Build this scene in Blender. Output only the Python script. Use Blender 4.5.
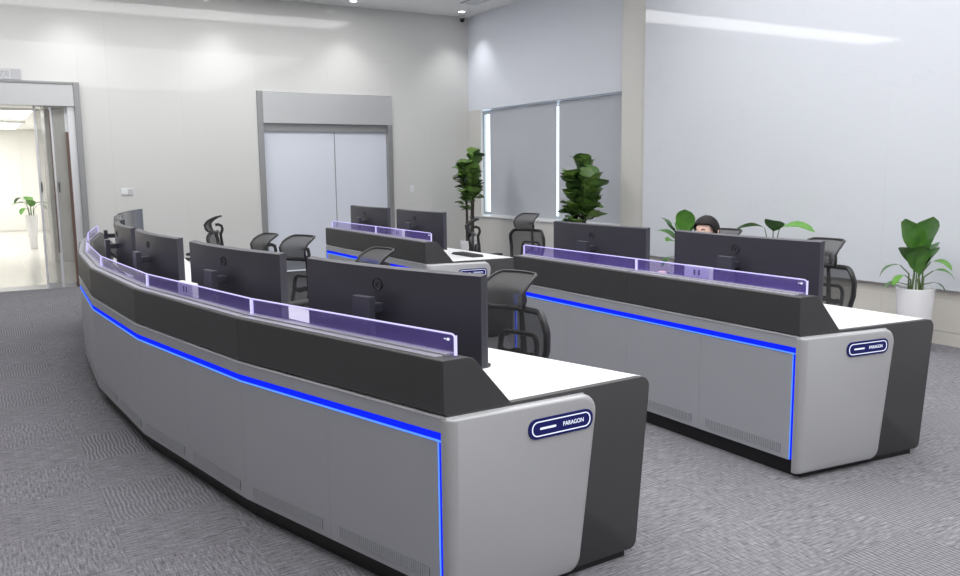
import bpy, bmesh, math, random
from mathutils import Vector, Matrix
random.seed(7)
for o in list(bpy.data.objects): bpy.data.objects.remove(o)
SC = bpy.context.scene
COL = SC.collection
R = math.radians

# ------------------------------------------------------------------ camera, world, exposure
YAW, PIT, ROL = R(30.697), R(7.916), R(-0.649)
fw = Vector((math.sin(YAW)*math.cos(PIT), math.cos(YAW)*math.cos(PIT), -math.sin(PIT)))
rt = Vector((math.cos(YAW), -math.sin(YAW), 0)); up = rt.cross(fw)
r2 = rt*math.cos(ROL) + up*math.sin(ROL); u2 = up*math.cos(ROL) - rt*math.sin(ROL)
cam = bpy.data.cameras.new('camera'); camo = bpy.data.objects.new('camera', cam); COL.objects.link(camo)
camo.matrix_world = Matrix(((r2.x, u2.x, -fw.x, 0), (r2.y, u2.y, -fw.y, 0), (r2.z, u2.z, -fw.z, 1.6), (0, 0, 0, 1)))
cam.sensor_fit = 'HORIZONTAL'; cam.sensor_width = 36; cam.lens = 847.6/960*36; cam.clip_start = 0.05
SC.camera = camo
W = bpy.data.worlds.new('world'); SC.world = W; W.use_nodes = True
W.node_tree.nodes['Background'].inputs[0].default_value = (0.86, 0.93, 1, 1)
W.node_tree.nodes['Background'].inputs[1].default_value = 2.2
SC.view_settings.view_transform = 'Standard'; SC.view_settings.look = 'None'
SC.view_settings.gamma = 1; SC.view_settings.use_curve_mapping = False
SC.view_settings.exposure = 0.1
CEIL = 4.27; BACK = 13.4; RW = 7.34

# ------------------------------------------------------------------ materials
M = {}
def mat(name, col, rough=0.5, metal=0.0, spec=0.5, var=0.06, scale=6.0, bump=0.0, bscale=200, emit=None, es=0.0, coat=0.0):
    m = bpy.data.materials.new(name); m.use_nodes = True; nt = m.node_tree; n = nt.nodes; b = n['Principled BSDF']
    b.inputs['Roughness'].default_value = rough; b.inputs['Metallic'].default_value = metal
    b.inputs['Specular IOR Level'].default_value = spec; b.inputs['Coat Weight'].default_value = coat
    g = n.new('ShaderNodeNewGeometry')
    tx = n.new('ShaderNodeTexNoise'); tx.inputs['Scale'].default_value = scale; tx.inputs['Detail'].default_value = 3
    nt.links.new(g.outputs['Position'], tx.inputs['Vector'])
    mx = n.new('ShaderNodeMix'); mx.data_type = 'RGBA'
    mx.inputs['A'].default_value = tuple(c*(1-var) for c in col) + (1,)
    mx.inputs['B'].default_value = tuple(min(1, c*(1+var)) for c in col) + (1,)
    nt.links.new(tx.outputs['Fac'], mx.inputs['Factor']); nt.links.new(mx.outputs['Result'], b.inputs['Base Color'])
    if bump:
        t2 = n.new('ShaderNodeTexNoise'); t2.inputs['Scale'].default_value = bscale
        nt.links.new(g.outputs['Position'], t2.inputs['Vector'])
        bp = n.new('ShaderNodeBump'); bp.inputs['Strength'].default_value = bump; bp.inputs['Distance'].default_value = 0.002
        nt.links.new(t2.outputs['Fac'], bp.inputs['Height']); nt.links.new(bp.outputs['Normal'], b.inputs['Normal'])
    if emit:
        b.inputs['Emission Color'].default_value = tuple(emit) + (1,); b.inputs['Emission Strength'].default_value = es
    M[name] = m; return m
def emission(name, col, s):
    m = bpy.data.materials.new(name); m.use_nodes = True; nt = m.node_tree; nt.nodes.clear()
    e = nt.nodes.new('ShaderNodeEmission'); e.inputs[0].default_value = tuple(col) + (1,); e.inputs[1].default_value = s
    o = nt.nodes.new('ShaderNodeOutputMaterial'); nt.links.new(e.outputs[0], o.inputs[0]); M[name] = m; return m
def clearish(name, tint, refl=0.06, rough=0.02, emit=None, es=0, solid=None, solidfac=0.0):
    m = bpy.data.materials.new(name); m.use_nodes = True; nt = m.node_tree; nt.nodes.clear(); N = nt.nodes.new; L = nt.links.new
    tr = N('ShaderNodeBsdfTransparent'); tr.inputs[0].default_value = tuple(tint) + (1,)
    gl = N('ShaderNodeBsdfGlossy'); gl.inputs['Roughness'].default_value = rough
    lw = N('ShaderNodeLayerWeight'); lw.inputs['Blend'].default_value = .5
    pw = N('ShaderNodeMath'); pw.operation = 'POWER'; pw.inputs[1].default_value = 5; L(lw.outputs['Facing'], pw.inputs[0])
    fr = N('ShaderNodeMath'); fr.operation = 'MULTIPLY_ADD'; fr.inputs[1].default_value = refl*8; fr.inputs[2].default_value = refl*.7; L(pw.outputs[0], fr.inputs[0])
    mx = N('ShaderNodeMixShader'); L(fr.outputs[0], mx.inputs[0]); L(tr.outputs[0], mx.inputs[1]); L(gl.outputs[0], mx.inputs[2])
    last = mx
    if solid:
        pb = N('ShaderNodeBsdfPrincipled'); pb.inputs['Base Color'].default_value = tuple(solid) + (1,); pb.inputs['Roughness'].default_value = .7
        m2 = N('ShaderNodeMixShader'); m2.inputs[0].default_value = solidfac; L(last.outputs[0], m2.inputs[1]); L(pb.outputs[0], m2.inputs[2]); last = m2
    if emit:
        e = N('ShaderNodeEmission'); e.inputs[0].default_value = tuple(emit) + (1,); e.inputs[1].default_value = es
        a = N('ShaderNodeAddShader'); L(last.outputs[0], a.inputs[0]); L(e.outputs[0], a.inputs[1]); last = a
    o = N('ShaderNodeOutputMaterial'); L(last.outputs[0], o.inputs[0]); M[name] = m; return m

mat('wall_stone', (.66, .66, .645), .025, spec=.35, var=.012, scale=.8)
mat('wall_marble', (.635, .66, .715), .035, spec=.35, var=.015, scale=.7)
mat('wall_plain', (.68, .67, .645), .5, var=.015)
mat('wall_base', (.62, .60, .56), .35, var=.02, scale=3)
mat('soffit_paint', (.80, .83, .91), .5, var=.01)
mat('ceiling_paint', (.88, .88, .87), .8, var=.01)
mat('joint', (.62, .62, .61), .8)
mat('silver', (.52, .53, .54), .30, metal=.35, var=.02)
mat('silver_dark', (.30, .305, .31), .35, metal=.3, var=.02)
mat('door_white', (.70, .735, .82), .3, var=.01)
mat('grey_metal', (.40, .41, .45), .42, metal=.15, var=.02, bump=.05, bscale=700)
mat('grey_end', (.41, .415, .435), .38, metal=.2, var=.02, bump=.05, bscale=700)
mat('trim_light', (.72, .73, .76), .3, metal=.4, var=.01)
mat('alu_channel', (.40, .40, .44), .35, metal=.5, var=.02)
mat('charcoal', (.042, .041, .044), .5, var=.05, bump=.04, bscale=900)
mat('black', (.012, .012, .013), .5)
mat('desk_white', (.80, .81, .83), .3, var=.008)
mat('monitor_back', (.042, .041, .056), .42, var=.05, bump=.03, bscale=900)
mat('monitor_stand', (.045, .045, .062), .35, var=.04)
mat('monitor_logo', (.006, .006, .007), .3)
mat('bezel', (.045, .045, .055), .35)
mat('screen', (.012, .013, .016), .12, emit=(.2, .22, .26), es=.18)
mat('white_plastic', (.78, .80, .82), .35, var=.01)
mat('slot_dark', (.06, .065, .07), .6)
mat('chair_frame', (.020, .020, .022), .42, var=.05)
mat('chair_foam', (.035, .035, .038), .85, var=.1, bump=.4, bscale=500)
mat('pot_white', (.80, .80, .83), .25, var=.01)
mat('soil', (.03, .022, .016), .95, var=.4, scale=60, bump=.6, bscale=80)
mat('stem_green', (.10, .16, .05), .6, var=.2)
mat('trunk', (.055, .045, .04), .85, var=.3, scale=30, bump=.5, bscale=60)
mat('camera_white', (.75, .75, .75), .4)
mat('camera_lens', (.01, .01, .01), .1)
mat('corridor_wall', (.88, .87, .84), .4, var=.01)
mat('corridor_tile', (.80, .78, .72), .06, spec=.5, var=.02, scale=1.5)
mat('threshold', (.30, .30, .31), .4, var=.06)
mat('pillar_grey', (.68, .68, .67), .25, var=.02)
mat('brown_reflection', (.13, .08, .065), .35)  # brown of the dark reflections, put on strips at the glass leaves
mat('blind_fabric', (.54, .56, .61), .8, var=.01, bump=.08, bscale=400)
mat('sign_grey', (.50, .50, .52), .4, var=.02)
mat('skin', (.72, .47, .38), .5, var=.03, scale=20)
mat('hair', (.010, .007, .008), .6, spec=.25, var=.3, scale=50)
mat('lips', (.45, .16, .15), .5)
mat('eye_white', (.75, .75, .75), .2)
mat('jacket', (.05, .055, .075), .8, var=.1, bump=.3, bscale=300)
mat('badge_navy', (.010, .013, .13), .3, spec=.25)
emission('led_blue', (.005, .018, .95), 1.15)
emission('led_core', (.09, .26, 1.0), 1.3)
emission('edge_lit', (.62, .60, 1.0), 1.25)
emission('badge_light', (.80, .85, 1.0), 1.15)
emission('downlight_glow', (1, .98, .95), 14)
emission('panel_glow', (1, .995, .99), 2.95)
emission('slot_glow', (1, 1, 1), 6.3)
emission('corridor_glow', (1, .99, .96), 4.4)
clearish('acrylic', (.93, .91, .99), rough=.05, solid=(.30, .20, .85), solidfac=.16)
clearish('door_glass', (.93, .93, .92), solid=(.62, .62, .60), solidfac=.30)
clearish('window_glass', (.93, .96, .97))
clearish('chair_mesh', (1, 1, 1), solid=(.04, .04, .043), solidfac=.74, refl=.0)
clearish('headrest_mesh', (1, 1, 1), solid=(.055, .055, .058), solidfac=.88, refl=.0)

def leaf_mat(name, ca, cb):
    m = mat(name, ca, .38, var=.1, scale=14); nt = m.node_tree; n = nt.nodes; b = n['Principled BSDF']
    oi = n.new('ShaderNodeObjectInfo'); mx = n.new('ShaderNodeMix'); mx.data_type = 'RGBA'
    mx.inputs['A'].default_value = tuple(ca)+(1,); mx.inputs['B'].default_value = tuple(cb)+(1,)
    nt.links.new(oi.outputs['Random'], mx.inputs['Factor'])
    tn = next(x for x in n if x.type == 'TEX_NOISE')
    m2 = n.new('ShaderNodeMix'); m2.data_type = 'RGBA'; m2.blend_type = 'MULTIPLY'; m2.inputs['Factor'].default_value = .5
    nt.links.new(mx.outputs['Result'], m2.inputs['A']); nt.links.new(tn.outputs['Fac'], m2.inputs['B'])
    nt.links.new(m2.outputs['Result'], b.inputs['Base Color'])
    b.inputs['Transmission Weight'].default_value = 0.0
leaf_mat('leaf_fig', (.06, .14, .04), (.24, .42, .09))
leaf_mat('leaf_broad', (.05, .15, .04), (.16, .42, .06))

def carpet_mat():
    m = bpy.data.materials.new('carpet'); m.use_nodes = True; nt = m.node_tree; n = nt.nodes; L = nt.links.new; b = n['Principled BSDF']
    b.inputs['Roughness'].default_value = .95; b.inputs['Specular IOR Level'].default_value = .15
    g = n.new('ShaderNodeNewGeometry'); oi = n.new('ShaderNodeObjectInfo')
    sep = n.new('ShaderNodeSeparateXYZ'); L(g.outputs['Position'], sep.inputs[0])
    # quarter-turned tiles: checker parity from the half-metre grid picks the rib direction
    def math_(op, a, c=None):
        x = n.new('ShaderNodeMath'); x.operation = op
        for i, v in enumerate((a, c)):
            if v is None: continue
            if isinstance(v, (int, float)): x.inputs[i].default_value = v
            else: L(v, x.inputs[i])
        return x.outputs[0]
    fx = math_('FLOOR', math_('DIVIDE', math_('SUBTRACT', sep.outputs[0], .44), .5))
    fy = math_('FLOOR', math_('DIVIDE', math_('SUBTRACT', sep.outputs[1], .10), .5))
    par = math_('MODULO', math_('ABSOLUTE', math_('ADD', fx, fy)), 2)
    def ribs(sx, sy):
        mp = n.new('ShaderNodeMapping'); mp.inputs['Scale'].default_value = (sx, sy, 1); L(g.outputs['Position'], mp.inputs['Vector'])
        t = n.new('ShaderNodeTexNoise'); t.inputs['Scale'].default_value = 1; t.inputs['Detail'].default_value = 4; t.inputs['Roughness'].default_value = .65
        L(mp.outputs[0], t.inputs['Vector']); return t.outputs['Fac']
    wv = n.new('ShaderNodeTexWave'); wv.wave_type = 'BANDS'; wv.bands_direction = 'X'; wv.inputs['Scale'].default_value = 15; wv.inputs['Distortion'].default_value = 7
    wv.inputs['Detail'].default_value = 2; wv.inputs['Detail Scale'].default_value = .35; L(g.outputs['Position'], wv.inputs['Vector'])
    cv = n.new('ShaderNodeCombineXYZ'); L(fx, cv.inputs[0]); L(fy, cv.inputs[1])
    wn = n.new('ShaderNodeTexWhiteNoise'); wn.noise_dimensions = '2D'; L(cv.outputs[0], wn.inputs['Vector'])
    amp = n.new('ShaderNodeMapRange'); amp.inputs['From Min'].default_value = .1; amp.inputs['From Max'].default_value = .6; amp.inputs['To Min'].default_value = .08; amp.inputs['To Max'].default_value = .75; L(wn.outputs['Value'], amp.inputs['Value'])
    am = n.new('ShaderNodeMix'); am.data_type = 'FLOAT'; L(amp.outputs[0], am.inputs['Factor']); L(ribs(110, 14), am.inputs['A'])
    wr_ = n.new('ShaderNodeMapRange'); wr_.inputs['To Min'].default_value = .32; wr_.inputs['To Max'].default_value = .66; L(wv.outputs['Fac'], wr_.inputs['Value']); L(wr_.outputs[0], am.inputs['B'])
    a = am.outputs['Result']; c = ribs(12, 110)
    mix = n.new('ShaderNodeMix'); mix.data_type = 'FLOAT'; L(par, mix.inputs['Factor']); L(a, mix.inputs['A']); L(c, mix.inputs['B'])
    br = n.new('ShaderNodeTexBrick'); br.inputs['Scale'].default_value = 9; br.inputs['Mortar Size'].default_value = .018
    br.inputs['Color1'].default_value = (1, 1, 1, 1); br.inputs['Color2'].default_value = (.93, .93, .93, 1); br.inputs['Mortar'].default_value = (.42, .42, .43, 1)
    dn = n.new('ShaderNodeTexNoise'); dn.inputs['Scale'].default_value = 7
    L(g.outputs['Position'], dn.inputs['Vector'])
    va = n.new('ShaderNodeVectorMath'); va.operation = 'MULTIPLY_ADD'; va.inputs[1].default_value = (.05, .05, 0)
    L(dn.outputs['Color'], va.inputs[0]); L(g.outputs['Position'], va.inputs[2]); L(va.outputs[0], br.inputs['Vector'])
    rp = n.new('ShaderNodeValToRGB'); e = rp.color_ramp.elements
    e[0].position = .34; e[0].color = (.115, .114, .127, 1); e[1].position = .65; e[1].color = (.285, .280, .307, 1)
    L(mix.outputs['Result'], rp.inputs[0])
    mu = n.new('ShaderNodeMix'); mu.data_type = 'RGBA'; mu.blend_type = 'MULTIPLY'; mu.inputs['Factor'].default_value = .5
    L(rp.outputs[0], mu.inputs['A']); L(br.outputs['Color'], mu.inputs['B'])
    bt = n.new('ShaderNodeTexNoise'); bt.inputs['Scale'].default_value = 1.3; L(g.outputs['Position'], bt.inputs['Vector'])
    mr = n.new('ShaderNodeMapRange'); mr.inputs['To Min'].default_value = .86; mr.inputs['To Max'].default_value = 1.12; L(bt.outputs['Fac'], mr.inputs['Value'])
    m3 = n.new('ShaderNodeMix'); m3.data_type = 'RGBA'; m3.blend_type = 'MULTIPLY'; m3.inputs['Factor'].default_value = 1
    L(mu.outputs['Result'], m3.inputs['A']); L(mr.outputs[0], m3.inputs['B']); L(m3.outputs['Result'], b.inputs['Base Color'])
    bp = n.new('ShaderNodeBump'); bp.inputs['Strength'].default_value = .5; bp.inputs['Distance'].default_value = .004
    L(mix.outputs['Result'], bp.inputs['Height']); L(bp.outputs['Normal'], b.inputs['Normal'])
    M['carpet'] = m
carpet_mat()

def marble_veins():
    m = M['wall_marble']; nt = m.node_tree; n = nt.nodes; b = n['Principled BSDF']; L = nt.links.new
    src = b.inputs['Base Color'].links[0].from_socket
    g = n.new('ShaderNodeNewGeometry'); t = n.new('ShaderNodeTexNoise'); t.inputs['Scale'].default_value = .55; t.inputs['Detail'].default_value = 6
    t.inputs['Distortion'].default_value = .8; L(g.outputs['Position'], t.inputs['Vector'])
    r = n.new('ShaderNodeValToRGB'); e = r.color_ramp.elements
    e[0].position = .497; e[0].color = (1, 1, 1, 1); e[1].position = .503; e[1].color = (1, 1, 1, 1)
    k = r.color_ramp.elements.new(.5); k.color = (.965, .97, .975, 1); L(t.outputs['Fac'], r.inputs[0])
    mu = n.new('ShaderNodeMix'); mu.data_type = 'RGBA'; mu.blend_type = 'MULTIPLY'; mu.inputs['Factor'].default_value = 1
    L(src, mu.inputs['A']); L(r.outputs[0], mu.inputs['B']); L(mu.outputs['Result'], b.inputs['Base Color'])
marble_veins()

# ------------------------------------------------------------------ mesh helpers
class MB:
    def __init__(s): s.v = []; s.f = []
    def add(s, vs, fs):
        k = len(s.v); s.v += [tuple(v) for v in vs]; s.f += [tuple(i+k for i in f) for f in fs]; return s
    def hexa(s, p):     # 8 points: bottom ring 0-3, top ring 4-7
        return s.add(p, [(3, 2, 1, 0), (4, 5, 6, 7), (0, 1, 5, 4), (1, 2, 6, 5), (2, 3, 7, 6), (3, 0, 4, 7)])
    def box(s, x0, x1, y0, y1, z0, z1):
        return s.hexa([(x0, y0, z0), (x1, y0, z0), (x1, y1, z0), (x0, y1, z0), (x0, y0, z1), (x1, y0, z1), (x1, y1, z1), (x0, y1, z1)])
    def rings(s, rs, closed=True, cap=True, loop=False):
        n = len(rs[0]); k = len(s.v)
        for r in rs: s.v += [tuple(p) for p in r]
        m = len(rs)
        for i in range(m if loop else m-1):
            a = k+i*n; b = k+((i+1) % m)*n
            for j in range(n if closed else n-1):
                j2 = (j+1) % n; s.f.append((a+j, a+j2, b+j2, b+j))
        if cap and not loop and closed:
            s.f.append(tuple(k+j for j in reversed(range(n)))); s.f.append(tuple(k+(m-1)*n+j for j in range(n)))
        return s
    def tube(s, path, r, seg=8, ry=None, loop=False, cap=True, upv=None):
        path = [Vector(p) for p in path]; n = len(path); rs = []
        u = None
        for i, p in enumerate(path):
            if loop: t = path[(i+1) % n]-path[i-1]
            else: t = path[min(i+1, n-1)]-path[max(i-1, 0)]
            t.normalize()
            if upv is not None: u = Vector(upv)-t*t.dot(Vector(upv))
            elif u is None:
                a = Vector((0, 0, 1)) if abs(t.z) < .9 else Vector((1, 0, 0)); u = a-t*a.dot(t)
            else: u = u-t*u.dot(t)
            u.normalize(); w = t.cross(u)
            ra = r[i] if isinstance(r, (list, tuple)) else r
            rb = (ry[i] if isinstance(ry, (list, tuple)) else ry) if ry is not None else ra
            rs.append([p+u*(ra*math.cos(2*math.pi*j/seg))+w*(rb*math.sin(2*math.pi*j/seg)) for j in range(seg)])
        return s.rings(rs, cap=cap, loop=loop)
    def lathe(s, prof, seg=20, c=(0, 0, 0)):
        rs = [[(c[0]+r*math.cos(2*math.pi*j/seg), c[1]+r*math.sin(2*math.pi*j/seg), c[2]+z) for j in range(seg)] for r, z in prof]
        return s.rings(rs)
    def grid(s, fn, nu, nv):
        return s.rings([[fn(i/nu, j/nv) for j in range(nv+1)] for i in range(nu+1)], closed=False)
    def build(s, name, m, parent=None, smooth=False, bevel=0, bseg=2, ang=40, solid=0, link=True):
        me = bpy.data.meshes.new(name); me.from_pydata(s.v, [], s.f)
        bm = bmesh.new(); bm.from_mesh(me); bmesh.ops.recalc_face_normals(bm, faces=bm.faces)
        if bevel:
            ed = [e for e in bm.edges if len(e.link_faces) == 2 and e.calc_face_angle(0) > R(35)]
            bmesh.ops.bevel(bm, geom=ed, offset=bevel, segments=bseg, affect='EDGES', profile=.5, clamp_overlap=True)
        bm.to_mesh(me); bm.free()
        me.materials.append(M[m] if isinstance(m, str) else m)
        if smooth: me.shade_smooth(); me.set_sharp_from_angle(angle=R(ang))
        o = bpy.data.objects.new(name, me)
        if link: COL.objects.link(o)
        if parent: o.parent = parent
        if solid:
            md = o.modifiers.new('thickness', 'SOLIDIFY'); md.thickness = solid; md.offset = 0
        return o
def tag(o, label=None, cat=None, group=None, kind=None):
    if label: o['label'] = label
    if cat: o['category'] = cat
    if group: o['group'] = group
    if kind: o['kind'] = kind
    return o
def thing(name, label, cat, loc=(0, 0, 0), rz=0, group=None):
    o = bpy.data.objects.new(name, None); COL.objects.link(o); o.empty_display_size = .1
    o.location = loc; o.rotation_euler = (0, 0, rz); return tag(o, label, cat, group)
def struct(name, mb, m, parent=None, **k):
    o = mb.build(name, m, parent, **k)
    if not parent: o['kind'] = 'structure'
    return o
def roundpoly(pts, seg=5):     # (x, y, radius) -> rounded outline
    out = []; n = len(pts)
    for i, (x, y, r) in enumerate(pts):
        p = Vector((x, y)); a = Vector(pts[i-1][:2])-p; b = Vector(pts[(i+1) % n][:2])-p
        if r <= 0: out.append((x, y)); continue
        a.normalize(); b.normalize(); h = math.acos(max(-1, min(1, a.dot(b))))/2; d = r/math.tan(h)
        c = p+(a+b).normalized()*(r/math.sin(h)); s0 = p+a*d-c; s1 = p+b*d-c
        a0 = math.atan2(s0.y, s0.x); a1 = math.atan2(s1.y, s1.x); da = (a1-a0+math.pi) % (2*math.pi)-math.pi
        for k in range(seg+1): out.append((c.x+r*math.cos(a0+da*k/seg), c.y+r*math.sin(a0+da*k/seg)))
    return out
def copy_tree(o, parent=None):
    c = o.copy(); COL.objects.link(c); c.parent = parent
    for ch in list(o.children): copy_tree(ch, c)
    return c

# ------------------------------------------------------------------ room: floor
X0, Y0 = -3.5, -3.0
fl = struct('floor', MB().box(X0, 8.0, Y0, BACK, -.12, -.003), 'carpet')
def proj(x, y, z):
    d = Vector((x, y, z-1.6)); w = d.dot(fw)
    if w < .1: return None
    return 480+847.6*d.dot(r2)/w, 288-847.6*d.dot(u2)/w, w
def covered(x, y):
    return (3.6 < x < 4.4 and (2.9 < y < 5.2 or 7.1 < y < 9.3))
tiles = []; rest = MB()
tm = MB().box(.0005, .4995, .0005, .4995, -.006, 0).build('carpet_tile', 'carpet', link=False).data
ix0 = math.floor((X0-.44)/.5); iy0 = math.floor((Y0-.10)/.5)
for i in range(ix0, 16):
    for j in range(iy0, 28):
        x, y = .44+i*.5, .10+j*.5
        if x < X0-.01 or x+.5 > 8.01 or y < Y0-.01 or y+.5 > BACK+.01: continue
        ps = [proj(x+a, y+b, 0) for a in (0, .5) for b in (0, .5)]
        vis = any(p and -5 < p[0] < 965 and p[1] < 581 for p in ps) and not covered(x+.25, y+.25)
        if vis: tiles.append((min(p[2] for p in ps if p), x, y))
        else: rest.box(x+.0005, x+.4995, y+.0005, y+.4995, -.006, 0)
tiles.sort()
for k, (w, x, y) in enumerate(tiles):
    if k < 290:
        o = bpy.data.objects.new('carpet_tile', tm); COL.objects.link(o); o.location = (x, y, 0); o.parent = fl
    else: rest.box(x+.0005, x+.4995, y+.0005, y+.4995, -.006, 0)
rest.build('carpet_tile_remainder', 'carpet', fl)['kind'] = 'stuff'

# ------------------------------------------------------------------ room: walls
D1R, D2L, D2R = 1.41, 3.93, 6.24
XB = 7.76
wb = MB()
for a, b, c, d in ((X0, -2.2, 0, CEIL), (-2.2, D1R, 2.88, CEIL), (D1R, D2L, 0, CEIL), (D2L, D2R, 2.86, CEIL), (D2R, 8.10, 0, CEIL)):
    wb.box(a, b, BACK+.012, BACK+.22, c, d)
wback = struct('wall_back', wb, 'joint')
G = .0003
for (a, b, c, d) in [(X0, -2.2, 0, 2.1), (X0, -2.2, 2.1, CEIL)] + \
        [(-2.2, -1.2, 3.42, CEIL), (-1.2, -.2, 3.42, CEIL), (-.2, .79, 3.42, CEIL)] + \
        [(.79, 1.79, 3.42, CEIL), (1.79, 2.80, 3.42, CEIL), (2.80, 3.97, 3.42, CEIL), (3.97, 5.1, 3.42, CEIL), (5.1, 6.24, 3.42, CEIL), (6.24, XB, 3.42, CEIL)] + \
        [(-2.2, -1.2, 2.88, 3.42), (-1.2, -.2, 2.88, 3.42), (-.2, .79, 2.88, 3.42), (.79, D1R, 2.88, 3.42)] + \
        [(D1R, 1.79, 0, 3.42), (1.79, 2.80, 0, 3.42), (2.80, D2L, 0, 3.42), (D2L, 5.1, 2.86, 3.42), (5.1, D2R, 2.86, 3.42), (D2R, 7.0, 0, 3.42), (7.0, XB, 0, 3.42)]:
    MB().box(a+G, b-G, BACK, BACK+.02, c+G, d-G).build('wall_slab', 'wall_stone', wback)
struct('wall_left', MB().box(X0-.2, X0, Y0, BACK, 0, CEIL), 'wall_base')
struct('wall_front', MB().box(X0-.2, 8.4, Y0-.2, Y0, 0, CEIL), 'wall_plain')
# right wall: marble slabs hung above a recessed base
wr = struct('wall_right', MB().box(RW+.06, RW+.3, Y0, 8.27, 0, CEIL), 'wall_base')
ys = [Y0, -2.28, .12, 2.52, 4.92, 7.32, 8.27]
for a, b in zip(ys[:-1], ys[1:]):
    for c, d in ((.50, 1.56), (1.56, CEIL)):
        MB().box(RW, RW+.065, a+G, b-G, c+G, d-G).build('marble_slab', 'wall_marble', wr)
for a, b in zip(ys[:-1], ys[1:]):
    MB().box(RW+.045, RW+.065, a+.001, b-.001, .12, .40).build('base_slab', 'wall_base', wr)
struct('baseboard_right', MB().box(RW+.04, RW+.07, Y0, 8.27, 0, .115), 'wall_base')
struct('trim_1', MB().box(RW+.10, 7.95, 8.275, 8.40, 0, CEIL).box(7.45, 7.95, 8.40, 8.84, 0, CEIL), 'wall_plain', bevel=.006)
# window bay
bay = MB().box(XB, 8.2, 8.84, BACK+.012, 2.65, CEIL)
struct('wall_window_soffit', bay, 'soffit_paint')
struct('wall_window', MB().box(XB, 8.2, 8.84, BACK+.012, 0, .79).box(XB, XB+.04, 12.99, BACK+.012, .79, 2.65).box(7.93, 8.2, 8.84, 9.05, .79, 2.65), 'wall_plain')
win = struct('window_1', MB().box(8.06, 8.10, 9.05, 9.12, .79, 2.65).box(8.06, 8.10, 13.36, 13.40, .79, 2.65).box(8.06, 8.10, 10.62, 10.68, .79, 2.65)
             .box(8.06, 8.10, 9.12, 13.36, .79, .85).box(8.06, 8.10, 9.12, 13.36, 2.59, 2.65), 'silver')
for a, b in ((9.12, 10.62), (10.68, 13.36)):
    MB().box(8.075, 8.081, a, b, .85, 2.59).build('pane', 'window_glass', win)
MB().box(XB-.03, 8.06, 8.85, 13.39, .775, .80).build('window_sill', 'white_plastic', win, bevel=.004)
for a, b, lab in ((8.88, 10.79, 'grey roller blind drawn down beside the square pillar'), (10.86, 12.83, 'grey roller blind drawn down nearest the room corner')):
    t = thing('roller_blind', lab, 'blind', (7.86, (a+b)/2, .80), group='roller blinds over the window')
    h = (b-a)/2
    MB().box(-.003, .003, -h, h, .02, 1.83).build('blind_fabric', 'blind_fabric', t)
    MB().tube([(.035, -h, 1.815), (.035, h, 1.815)], .03, 10).build('roller_tube', 'white_plastic', t, smooth=True)
    MB().box(-.012, .012, -h, h, .0, .024).build('bottom_rail', 'white_plastic', t, bevel=.003)
# ceiling with service opening line and light membrane
ce = struct('ceiling', MB().box(X0-.2, 8.4, Y0-.2, BACK+.22, CEIL, CEIL+.15), 'ceiling_paint')
def ceiling_light(name, x0, x1, y0, y1, glow, label, fr=.05):
    t = thing(name, label, 'ceiling light', ((x0+x1)/2, (y0+y1)/2, CEIL))
    a, b = (x1-x0)/2, (y1-y0)/2
    MB().box(-a, a, -b, b, -.012, -.004).build('diffuser', glow, t)
    MB().box(-a-fr, a+fr, -b-fr, -b, -.025, 0).box(-a-fr, a+fr, b, b+fr, -.025, 0).box(-a-fr, -a, -b, b, -.025, 0).box(a, a+fr, -b, b, -.025, 0).build('frame', 'white_plastic', t)
ceiling_light('luminous_ceiling_panel_offscreen', -.45, 6.9, -2.2, 7.4, 'panel_glow', 'wide luminous ceiling membrane above the control consoles')
ceiling_light('linear_ceiling_light_offscreen', -2.6, 6.4, 7.62, 7.70, 'slot_glow', 'slim bright ceiling line at the edge of the wide luminous membrane', .02)
ceiling_light('linear_ceiling_light_offscreen', -2.6, 6.1, 11.25, 12.2, 'slot_glow', 'long luminous ceiling band parallel to the back wall', .03)
for iy, y in enumerate((12.9, 8.35)):
    for x in ((1.34, 3.37, 5.40, 7.36) if iy == 0 else (1.34, 3.37, 5.40)):
        where = {1.34: 'above the entrance jamb', 3.37: 'left of the white double door, along the back wall', 5.40: 'above the white double door', 7.36: 'in the window corner'} if iy == 0 else \
            {1.34: 'over the curved console', 3.37: 'over the aisle', 5.40: 'over the chairs before the white door'}
        sfx = '' if iy == 0 and x > 5 else '_offscreen'      # only two of them are inside the picture
        t = thing('downlight'+sfx, 'round recessed ceiling downlight ' + where[x].replace('left of the white double door, along', 'between entrance and white double door along'), 'downlight', (x, y, CEIL), group='recessed downlights')
        MB().lathe([(.055, -.004), (.055, -.010)], 20).build('lamp', 'downlight_glow', t, smooth=True)
        MB().rings([[(r*math.cos(k*math.pi/12), r*math.sin(k*math.pi/12), z) for k in range(24)] for r, z in ((.055, -.002), (.055, -.014), (.078, -.014), (.082, -.001))], loop=True).build('trim_ring', 'white_plastic', t, smooth=True)
        l = bpy.data.lights.new('downlight_beam'+sfx, 'SPOT'); l.energy = 36; l.spot_size = R(95); l.spot_blend = .8; l.shadow_soft_size = .05
        lo = bpy.data.objects.new('downlight_beam'+sfx, l); COL.objects.link(lo); lo.parent = t; lo.location = (0, 0, -.03)
t = thing('ceiling_vent', 'slim white slotted air vent in the ceiling beside the window soffit', 'vent', (7.15, 11.4, CEIL))
MB().box(-.16, .16, -.9, .9, -.006, 0).build('backing', 'slot_dark', t)
for k in range(5): MB().box(-.15+.065*k, -.11+.065*k, -.9, .9, -.016, -.004).build('slat', 'white_plastic', t)
t = thing('security_camera', 'small white ceiling security camera with dark lens in the room corner', 'camera', (7.55, 13.22, CEIL))
MB().lathe([(.05, 0), (.055, -.03), (.045, -.06)], 18).build('mount', 'camera_white', t, smooth=True)
MB().lathe([(.044, -.055), (.045, -.08), (.038, -.105), (.02, -.122), (.0, -.127)], 18).build('dome', 'camera_lens', t, smooth=True)

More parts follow.
